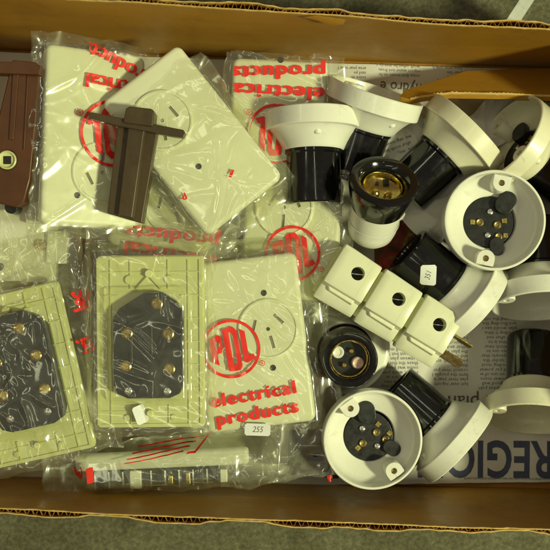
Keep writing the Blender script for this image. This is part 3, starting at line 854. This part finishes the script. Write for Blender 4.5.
def front_plate(px, py, z, rot, pitch, roll, w, l, label, sock=(0, 22), mat='ivory_plastic', t=9, srot=0, screws=((0, -2), (0, 46))):
    M = plate_matrix(px, py, z, rot, pitch, roll)
    root = empty('socket_plate', M, label=label, cat='socket plate', group='cream socket plates lying in the bags')
    body = plate_shell(root, w, l, t, mat)
    c = G()
    for x, y in screws: c.cyl(x, y, t - 4, t + 3, 2.1, 20, .01)
    g2 = G(); sx, sy = sock
    T = Matrix.Translation((sx, sy, 0)) @ Matrix.Rotation(R(srot), 4, 'Z')
    cut(body, c)
    g2.lathe([(0, t - .5), (20.5, t - .5), (20.5, t + .5), (19.6, t + 1.5), (18.6, t + 1.6), (17.8, t + .9), (0, t + .9)], 72, T)
    face = g2.build('socket_face', mat, root, sharp=30)
    c = G()
    for a in (30, -30):
        c.box(-1, 1, -4.2, 4.2, t - .2, t + 4, T @ Matrix.Translation((8.5 * (1 if a > 0 else -1), 4.5, 0)) @ Matrix.Rotation(R(a), 4, 'Z'))
    c.box(-1, 1, -4.2, 4.2, t - .2, t + 4, T @ Matrix.Translation((0, -9, 0)))
    c.cyl(0, 0, t, t + 4, 1.3, 14, .01, T)
    cut(face, c)
    g = G()
    for a in (30, -30):
        g.box(-.95, .95, -4.1, 4.1, t + .02, t + .14, T @ Matrix.Translation((8.5 * (1 if a > 0 else -1), 4.5, 0)) @ Matrix.Rotation(R(a), 4, 'Z'))
    g.box(-.95, .95, -4.1, 4.1, t + .02, t + .14, T @ Matrix.Translation((0, -9, 0)))
    g.build('pin_slot', 'slot_shade', face)
    g = G()
    for x, y in screws: g.lathe([(0, t - 3.6), (2.08, t - 3.6), (2.08, t - 2.0), (0, t - 2.0)], 20, Matrix.Translation((x, y, 0)))
    g.build('screw_hole', 'hole_shade', body)
    return root, M

def back_plate(px, py, z, rot, pitch, roll, w, l, label, ins=(0, -2, 45, 68)):
    M = plate_matrix(px, py, z, rot, pitch, roll)
    root = empty('socket_plate', M, label=label, cat='socket plate', group='socket plates lying face down in the bags')
    g = G(); t = 9
    b = rrect(w, l, 3.5); top = rrect(w - 1.5, l - 1.5, 3)
    g.prism(b, 0, 5.2, top=top)
    body = g.build('plate_body', 'aged_plastic', root, sharp=50)
    # moulded walls and ribs on the back
    g = G()
    def rib(x0, y0, x1, y1, wd=1.1, z0=5.0, z1=6.6):
        d = Vector((x1 - x0, y1 - y0, 0)); L = d.length; a = math.atan2(d.y, d.x)
        g.box(0, L, -wd / 2, wd / 2, z0, z1, Matrix.Translation((x0, y0, 0)) @ Matrix.Rotation(a, 4, 'Z'))
    W2, L2 = w / 2 - 2.2, l / 2 - 2.2
    rib(-W2, -L2, W2, -L2, 1.8, z1=6.1); rib(-W2, L2, W2, L2, 1.8, z1=6.12); rib(-W2, -L2, -W2, L2, 1.8, z1=6.14); rib(W2, -L2, W2, L2, 1.8, z1=6.16)
    for x in (-W2 + 8, W2 - 8): rib(x, -L2, x, L2, .9, z1=5.95)
    for k, x in enumerate((-W2 + 21, W2 - 21)): rib(x, L2 - 20, x, L2, .9, z1=6.02); rib(x, -L2, x, -L2 + 13, .9, z1=6.02)
    for k in range(7):
        y = -L2 + 9 + k * (2 * L2 - 18) / 6
        for s in (-1, 1): rib(s * (W2 - 13 - (0 if 1 < k < 6 else 20)), y, s * W2, y, .8, z1=5.75 + .02 * k)
    rib(-8, L2 - 20, 0, L2 - 11, 1.2, z1=6.9); rib(8, L2 - 20, 0, L2 - 11, 1.2, z1=6.92)
    g.cyl(0, L2 - 10, 5, 9, 2.6, 24, .4); g.cyl(0, -L2 + 8, 5, 8.5, 2.2, 24, .4)
    for s in (-1, 1):
        g.cyl(s * 13, L2 - 14, 5, 6.8, 3, 20, .4)
        g.cyl(s * 15, -L2 + 5, 5, 6.6, 2.0, 20, .4)
    g.build('rib', 'aged_plastic', body, sharp=40)
    x, y, iw, il = ins
    pts = [(-iw / 2, -il / 2 + 9), (-iw / 2 + 2.5, -il / 2 + 3), (-iw / 2 + 9, -il / 2), (iw / 2 - 9, -il / 2), (iw / 2 - 2.5, -il / 2 + 3), (iw / 2, -il / 2 + 9),
           (iw / 2, il / 2 - 12), (iw / 2 - 5, il / 2 - 5), (iw / 2 - 13, il / 2), (-iw / 2 + 20, il / 2), (-iw / 2 + 4, il / 2 - 10), (-iw / 2, il / 2 - 16)]
    pts = [(a + x, b + y) for a, b in pts]
    g = G(); g.prism(pts, 5, 13)
    g.box(x - 12, x - 9.8, y - 12, y + 8, 13, 14.4); g.box(x + 1, x + 3, y - 6, y + 14, 13, 14.2)
    ib = g.build('terminal_block', 'dull_black_plastic', root, bevel=.9)
    for k, (a, b) in enumerate(((6, 27), (-13.5, 8), (13, 7.5), (13.5, -15), (-14.5, -13))):
        gg = G(); T = Matrix.Translation((x + a, y + b, 0))
        gg.lathe([(3.7, 12.8), (3.7, 14.2), (3.0, 14.6), (2.4, 14.0), (2.3, 13.2), (0, 13.2)], 28, T)
        gg.box(-2.1, 2.1, -.35, .35, 13.2, 13.6, T @ Matrix.Rotation(R(40 * k), 4, 'Z'))
        gg.build('terminal_screw', 'brass', ib)
    for k, (a, b) in enumerate(((-13, -29), (12, -29.5))):
        gg = G(); gg.lathe([(0, 13), (2.4, 13), (2.4, 13.9), (1.6, 14.3), (0, 14.4)], 24, Matrix.Translation((x + a, y + b, 0)))
        gg.build('rivet', 'steel', ib)
    return root, M

GB = 'clear plastic bags around the socket plates'
# A : left plate, standing half on edge
rA, MA = front_plate(91, 140, 62, -2, 0, 26, 66, 116, 'cream socket plate in a printed bag at upper left, between the two brown bakelite fittings', sock=(6, -22), srot=180, screws=((6, 12), (-10, -38)))
fA = film_fn(66, 116, 10.3, 1.3, .9, 2, nf=32)
bA = bag('plastic_bag', MA, (-41, 42, -64, 66), fA, 1.3, 'clear bag with red print upside down around the upper left socket plate', GB)
print_logo(bA, fA, 12, 4, 188, 22)
print_text(bA, fA, 'electrical', 18, 36, 176, 13.5, 1.05, clip=lambda x, y: x > -10)
print_text(bA, fA, 'products', 14, 51, 160, 13.5, 1.05, clip=lambda x, y: x > -6)
# C : behind, printed
rC, MC = front_plate(277, 130, 44, -3, 6, 0, 64, 92, 'cream socket plate in a printed bag beside the top of the upright lampholder flange', sock=(0, -2), srot=180)
fC = film_fn(64, 92, 10.2, 4.1, .35, 2)
bC = bag('plastic_bag', MC, (-36, 44, -52, 50), fC, 4.1, 'clear bag with red upside down lettering touching the back wall, behind the side-lying lampholder', GB)
print_text(bC, fC, 'products', -1, 38, 184, 12.5, 1.25, bold=.9, spacing=1.12, clip=lambda x, y: x > -31)
print_text(bC, fC, 'electrical', -2, 25, 180, 12.5, 1.25, bold=.9, spacing=1.12, clip=lambda x, y: x > -31)
print_logo(bC, fC, 0, -3, 180, 20)
# H : small plate below the T piece
rH, MH = front_plate(172, 214, 44, -24, 0, 0, 66, 70, 'cream plate below the olive brown tee piece, mostly covered by other bags', sock=(0, 6), srot=40, screws=((14, -26), (-22, 10)))
fH = film_fn(66, 70, 10, 6.7, .8, 6)
# I
rI, MI = front_plate(292, 238, 40, -4, 0, -6, 66, 84, 'cream socket plate below the black barrel, half under the large printed bag', sock=(-6, 20), srot=0, screws=((-6, -20),))
fI = film_fn(66, 84, 10.2, 2.9, .8, 4, nf=36)
bI = bag('plastic_bag', MI, (-38, 42, -50, 46), fI, 2.9, 'clear bag with a sideways red round logo between the big plate and the ganged plugs', GB)
print_logo(bI, fI, 2, -11, 10, 19)
# B : diamond
rB, MB = front_plate(193, 142, 62, 38.5, 2, 4, 64, 111, 'cream socket plate turned diagonally, its corner touching the back wall', sock=(-8, 22), srot=-28, screws=((-24, 30), (-8, -16)))
fB = film_fn(64, 111, 10.6, 8.2, .6, 4, nf=34)
bB = bag('plastic_bag', MB, (-42, 40, -70, 43), fB, 8.2, 'clear crumpled bag wrapped around the diagonal socket plate', GB)
print_text(bB, fB, 'p', -28, -27, 165, 6.5, 1, bold=.3)
print_text(bB, fB, 'i', 6, -33, 120, 8, 1.5, bold=.4)
MH2 = plate_matrix(172, 224, 50, -6, 0, 0)
fH2 = film_fn(66, 46, 6, 6.7, .8, 4)
bH = bag('plastic_bag', MH2, (-46, 46, -34, 26), fH2, 6.7, 'creased bag with red upside down lettering above the face-down plate in the middle', GB)
print_text(bH, fH2, 'products', 2, -8, 180, 13, 1.25, bold=.7, spacing=1.1); print_text(bH, fH2, 'electrical', 2, -21, 176, 13, 1.2, bold=.7, spacing=1.1)
# G : cream piece with holes, far left
MG = plate_matrix(14, 232, 48, -3, 0, 6)
rG = empty('mounting_block', MG, label='cream mounting block with dark screw holes below the reddish brown fitting at the left edge', cat='mounting block')
g = G(); g.prism(rrect(62, 66, 4), 0, 11); gb = g.build('block_body', 'cream_plastic', rG)
c = G()
for x, y in ((-12, -6), (-6, -24), (14, 10), (-20, 16)): c.cyl(x, y, 5, 14, 2.7, 20, .01)
cut(gb, c)
g = G()
for x, y in ((-12, -6), (-6, -24), (14, 10), (-20, 16)): g.lathe([(0, 5.1), (2.68, 5.1), (2.68, 7.0), (0, 7.0)], 20, Matrix.Translation((x, y, 0)))
g.build('screw_hole', 'hole_shade', gb)
g = G(); g.lathe([(0, 11), (4.0, 11), (3.6, 13), (1.4, 13.4), (1.2, 12), (0, 12)], 24, Matrix.Translation((20, -8, 0))); g.build('brass_insert', 'brass', rG)
g = G(); g.box(24, 38, -20, 2, 2, 14); g.box(10, 22, 6, 20, 10.8, 17); g.build('clamp_housing', 'cream_plastic', rG, bevel=1)
fG = film_fn(74, 66, 17, 9.9, 1.1, 4, cx=8)
bG = bag('plastic_bag', MG, (-36, 54, -46, 54), fG, 9.9, 'crumpled clear bag over the cream mounting block at the left edge', GB)
# E
rE, ME = front_plate(252, 342, 54, 7, 0, 0, 73, 113, 'large cream socket plate in the middle under the red round logo and lettering', sock=(12, 8), srot=10, screws=((12, 32), (12, -18)))
fE = film_fn(73, 113, 10.2, 3.4, .7, 6, fall=12, nf=40)
bE = bag('plastic_bag', ME, (-44, 55, -60, 68), fE, 3.4, 'clear bag with the readable upright red logo and lettering, in the middle of the box', GB)
print_logo(bE, fE, -14, -2, 3, 19.5)
print_text(bE, fE, 'electrical', -3, -34, 3, 12.0, 1.12, bold=.72, spacing=1.14)
print_text(bE, fE, 'products', -2, -46.5, 3, 12.0, 1.12, bold=.72, spacing=1.14)
sfn = lambda x, y: fE(x + 3, y - 56.5) - fE(3, -56.5)
# D
rD, MD = back_plate(151, 341, 68, .5, 0, 0, 71, 113, 'face-down socket plate with black terminal block, right of the tilted one')
fD = film_fn(45, 68, 14.5, 5.2, .42, 4, fall=9, cy=-2, floor=(71, 113, 7.0), nf=13)
bD = bag('plastic_bag', MD, (-43, 42, -63, 76), fD, 5.2, 'clear bag tight over the face-down socket plate in the middle left', GB)
# F
rF, MF = back_plate(25, 375, 64, 13, 0, -3, 73, 113, 'face-down socket plate with black terminal block, tilted and cut by the left edge', ins=(2, 4, 46, 76))
fF = film_fn(46, 76, 14.5, 7.5, 1.0, 4, fall=9, cx=2, cy=4, floor=(73, 113, 7.0), nf=26)
bF = bag('plastic_bag', MF, (-48, 56, -62, 88), fF, 7.5, 'crumpled bag over the tilted face-down socket plate at the left edge', GB)
print_text(bF, fF, 'lec', 46, 40, 100, 12, 1, clip=None); print_text(bF, fF, 'tri', 45, 10, 100, 12, 1)
# J : plate leaning on edge along the front wall
MJ = plate_matrix(162, 458, 50, 2.5, 30, 0)
rJ = empty('cover_strip', MJ, label='narrow cream cover strip under the film along the front wall', cat='cover strip')
plate_shell(rJ, 118, 14, 4, 'cream_plastic', 3)
MJ2 = plate_matrix(186, 464, 47, 2.5, 0, 0)
MK = plate_matrix(170, 474, 40, 2, 0, 0)
rK = empty('switch_module', MK, label='black and clear switch module with brass strips lying in the bag along the front wall', cat='switch')
g = G(); g.box(-52, 34, -3.5, 6, 0, 9)
for x0, x1, y0, h in ((-48, -40, -6, 10.5), (-36, -33, -5, 9.8), (-12, -3, -6.2, 10.8), (4, 9, -5, 10), (14, 24, -6, 10.4)): g.box(x0, x1, y0, 6.5, 2, h)
g.build('module_body', 'dull_black_plastic', rK, bevel=.6)
g = G(); g.box(-26, -18, -7, 5.5, 3, 11.6); g.box(35, 40, -5, 4, 2, 9.4); g.build('spacer', 'cream_plastic', rK, bevel=.8)
g = G(); g.box(12, 15, -5, 3, 8, 11.2); g.box(-15, -1, -5.4, -4.4, 8, 11.2); g.box(0, 3, -5, 1, 8, 9.6); g.box(16, 30, -4.5, -3.6, 8, 11.1); g.build('brass_strip', 'brass', rK, bevel=.4)
g = G()
for k in range(9): g.box(-50 + 9.5 * k, -49 + 9.5 * k, -7 + (k % 3), 5, 4, 10.9)
g.build('steel_leaf', 'steel', rK)
fJ = film_fn(116, 15, 16, 12.1, .8, 4, fall=12, cx=-6)
bJ = bag('plastic_bag', MJ2, (-98, 104, -17, 20), fJ, 12.1, 'long narrow milky bag lying along the front wall of the box', GB, mat='milky_film', under=-2, skew=(0, 3))
print_text(bJ, fJ, 'e', -74, -2, 90, 17, 1.1, bold=.8); print_text(bJ, fJ, 'l', -62, -2, 4, 14, 1.6, bold=1.2); print_text(bJ, fJ, 'P', 98, -15, 20, 6, 1, bold=.6)
bm = bmesh.new()
for k in range(4):
    poly_into(bm, [(-40 + 3 * k, 5 + 3.0 * k), (0 + 4 * k, 11 + 2.4 * k), (0 + 4 * k, 11.7 + 2.4 * k), (-40 + 3 * k, 5.7 + 3.0 * k)])
poly_into(bm, [(12, 18.4), (18, 20), (8, 10), (2, 10), (3.2, 11.2), (7.6, 11.2), (15.4, 18.8), (12, 17.6)])
drape('printed_logo', bm, fJ, 'ink_red', bJ, step=1.5)
# stickers on the bags
s = sticker(bE, Mmm(Matrix.Translation((-3, -57, fE(-3, -57) + .9)) @ Matrix.Rotation(R(-9), 4, 'Z')), 17, 8, '255', lambda x, y: 0.0, tsize=5.5)
s = sticker(bD, Mmm(Matrix.Translation((-6, -47, fD(-6, -47) + 1.2)) @ Matrix.Rotation(R(20), 4, 'Z') @ Matrix.Rotation(R(35), 4, 'Y')), 9, 12, '', lambda x, y: 0.0)

M = axis_matrix(340, 452, 24, (-1, -.08, .05), 0)
root = empty('lampholder_barrel', M, label='loose black barrel in the dark gap left of the round base by the front wall', cat='lampholder part')
g = G(); g.lathe([(16, 0), (18.6, .4), (18.8, 4), (18.3, 5), (18.3, 34), (17, 36), (13, 36), (12.6, 24), (0, 24), (0, 2), (16, 0)], 64); g.build('barrel', 'black_plastic', root)
g = G(); g.lathe([(11, 25), (12.4, 25), (12.4, 31), (11, 31), (11, 25)], 48); g.build('contact_ring', 'brass', root)

# ------------------------------------------------------------------ bakelite fittings
def pxpoly(pts, z): return [tuple(W(x, y, z)[:2]) for x, y in pts]
# olive tee, centre
c0 = W(133, 165, 84); c0z = 84
root = empty('bakelite_tee', Matrix.Translation(c0), label='olive brown bakelite tee piece lying across the red logo of the upper left bag', cat='electrical fitting')
off = lambda pts, z=84: [(x - c0.x, y - c0.y) for x, y in pxpoly(pts, z)]
g = G()
g.prism(off([(117, 122), (157, 130), (141, 223), (106, 213)]), -16, -3)
g.prism(off([(127, 122), (147, 127), (134, 219), (116, 215)]), -4, .5, top=off([(129, 122), (145, 126), (132, 218), (118, 215)]))
g.build('stem', 'olive_bakelite', root, bevel=.9)
g = G(); g.prism(off([(89, 114), (92, 113), (184, 130.5), (186, 134), (184, 138.5), (173, 137), (120, 127), (90, 119)]), -3.4, 3.2); g.build('crossbar', 'olive_bakelite', root, bevel=.7)
g = G(); g.prism(off([(127, 110), (130, 107.5), (153, 110), (155.5, 113), (154, 128), (124, 124)]), -10, 5.2); g.build('cap', 'olive_bakelite', root, bevel=1.2)
# reddish brown, left edge
c0 = W(18, 130, 86)
root = empty('bakelite_fitting', Matrix.Translation(c0), label='reddish brown bakelite fitting at the left edge with a green square nut', cat='electrical fitting')
off = lambda pts, z=86: [(x - c0.x, y - c0.y) for x, y in pxpoly(pts, z)]
g = G()
bp = off([(9, 73), (39, 75), (36, 120), (30, 180), (24, 202), (14, 207), (-8, 202), (-8, 150), (0, 110)])
g.prism(bp, -15, 0)
body = g.build('body', 'brown_bakelite', root)
nx_, ny_ = off([(7, 160)])[0]
c = G(); c.cyl(nx_, ny_, -8, 3, 6.2, 32, .01); cut(body, c)
bmod = body.modifiers.new('bevel', 'BEVEL'); bmod.width = .8 * MM; bmod.segments = 2; bmod.limit_method = 'ANGLE'; bmod.angle_limit = R(50)
g = G(); g.prism(off([(13, 74), (19, 74), (14, 140), (9, 140)]), -1, 1.0); g.prism(off([(27, 76), (29, 76), (25, 150), (23, 150)]), -1, .8); g.build('rib', 'brown_bakelite', root, bevel=.5)
g = G(); g.prism(off([(-12, 63), (14, 63), (14, 61), (38, 63.5), (38, 66), (43, 67), (41, 76), (-12, 74)]), -6, 3.6); g.build('crossbar', 'brown_bakelite', root, bevel=.8)
g = G(); g.lathe([(6.0, -7), (6.0, .6), (5.4, 1.0), (4.9, .7), (4.2, -.4), (0, -.6)], 36, Matrix.Translation((nx_, ny_, 0))); g.build('nut_seat', 'aged_plastic', root)
g = G(); g.box(-2.7, 2.7, -2.7, 2.7, -2.6, -.3, Matrix.Translation((nx_, ny_, 0))); g.build('square_hole', 'hole_shade', root, bevel=.4)  # dark block painted as the shade of the square hole
# small dark knob under it
o_ = off([(9, 205)])[0]
g = G(); g.cyl(o_[0], o_[1] - 1, -15.5, -4, 4.2, 20, .5); g.build('knob', 'dull_black_plastic', root)
# brown strip deep in the gap between the two face-down plates
M = plate_matrix(88, 285, 30, 2, 0, 0)
root = empty('bakelite_strip', M, label='red brown bakelite strip deep in the gap between the two face-down plates', cat='electrical fitting')
g = G(); g.prism(rrect(20, 96, 2), 0, 16); g.build('body', 'brown_bakelite', root, bevel=.8)
g = G(); g.box(-4, -1.5, -44, 44, 16, 18); g.box(2, 4, -44, 44, 16, 17.6); g.build('rib', 'brown_bakelite', root, bevel=.5)
# deep layer: red brown strip under the middle bag's lower right corner
M = plate_matrix(318, 405, 26, 8, 0, 0)
root = empty('bakelite_strip', M, label='red brown bakelite strip under the lower right corner of the middle printed bag', cat='electrical fitting')
g = G(); g.prism(rrect(26, 60, 2), 0, 14); g.box(-2, 2, -26, 26, 13, 16); g.build('body', 'brown_bakelite', root, bevel=.8)

# ------------------------------------------------------------------ light, world, camera
def area(name, loc, target, size, power, col, sy=None, shape='DISK'):
    l = bpy.data.lights.new(name, 'AREA'); l.energy = power; l.color = col; l.size = size
    l.shape = shape
    if sy: l.shape = 'RECTANGLE'; l.size_y = sy
    o = bpy.data.objects.new(name, l); COL.objects.link(o); o.location = loc
    o.rotation_euler = (Vector(target) - Vector(loc)).to_track_quat('-Z', 'Y').to_euler()
    return o
area('key_lamp', (1.20, -.36, 1.30), (0, 0, .04), .20, 31.5, (.97, 1.0, .58))
for tx, ty, tp in ((-.95, .75, 2.2), (-.35, -.55, 1.2), (-1.3, -.35, 1.6), (.55, .95, 1.6), (.2, .12, .9)):
    area('highlight_strip', (tx, ty, 1.9), (tx * .5, ty * .5, 0), .9, tp, (.98, 1.0, .66), .045)  # overhead strip lamps added so the film and black barrels catch highlights
wd = bpy.data.worlds.new('World'); SC.world = wd; wd.use_nodes = True
bg = wd.node_tree.nodes['Background']; bg.inputs['Color'].default_value = (1.0, .76, .66, 1); bg.inputs['Strength'].default_value = .125

cam = bpy.data.cameras.new('Camera'); co = bpy.data.objects.new('Camera', cam); COL.objects.link(co)
co.location = (0, 0, CAMH * MM); co.rotation_euler = (0, 0, 0)
cam.sensor_width = 36; cam.lens = FPX / 550 * 36; cam.clip_start = .01; cam.clip_end = 50
cam.dof.use_dof = True; cam.dof.focus_distance = .588; cam.dof.aperture_fstop = 10
SC.camera = co
SC.render.engine = 'CYCLES'
SC.cycles.use_denoising = True
SC.cycles.transparent_max_bounces = 24; SC.cycles.max_bounces = 8; SC.cycles.glossy_bounces = 4
SC.cycles.sample_clamp_indirect = 6
SC.view_settings.view_transform = 'Standard'; SC.view_settings.look = 'None'
SC.view_settings.exposure = 0; SC.view_settings.gamma = 1
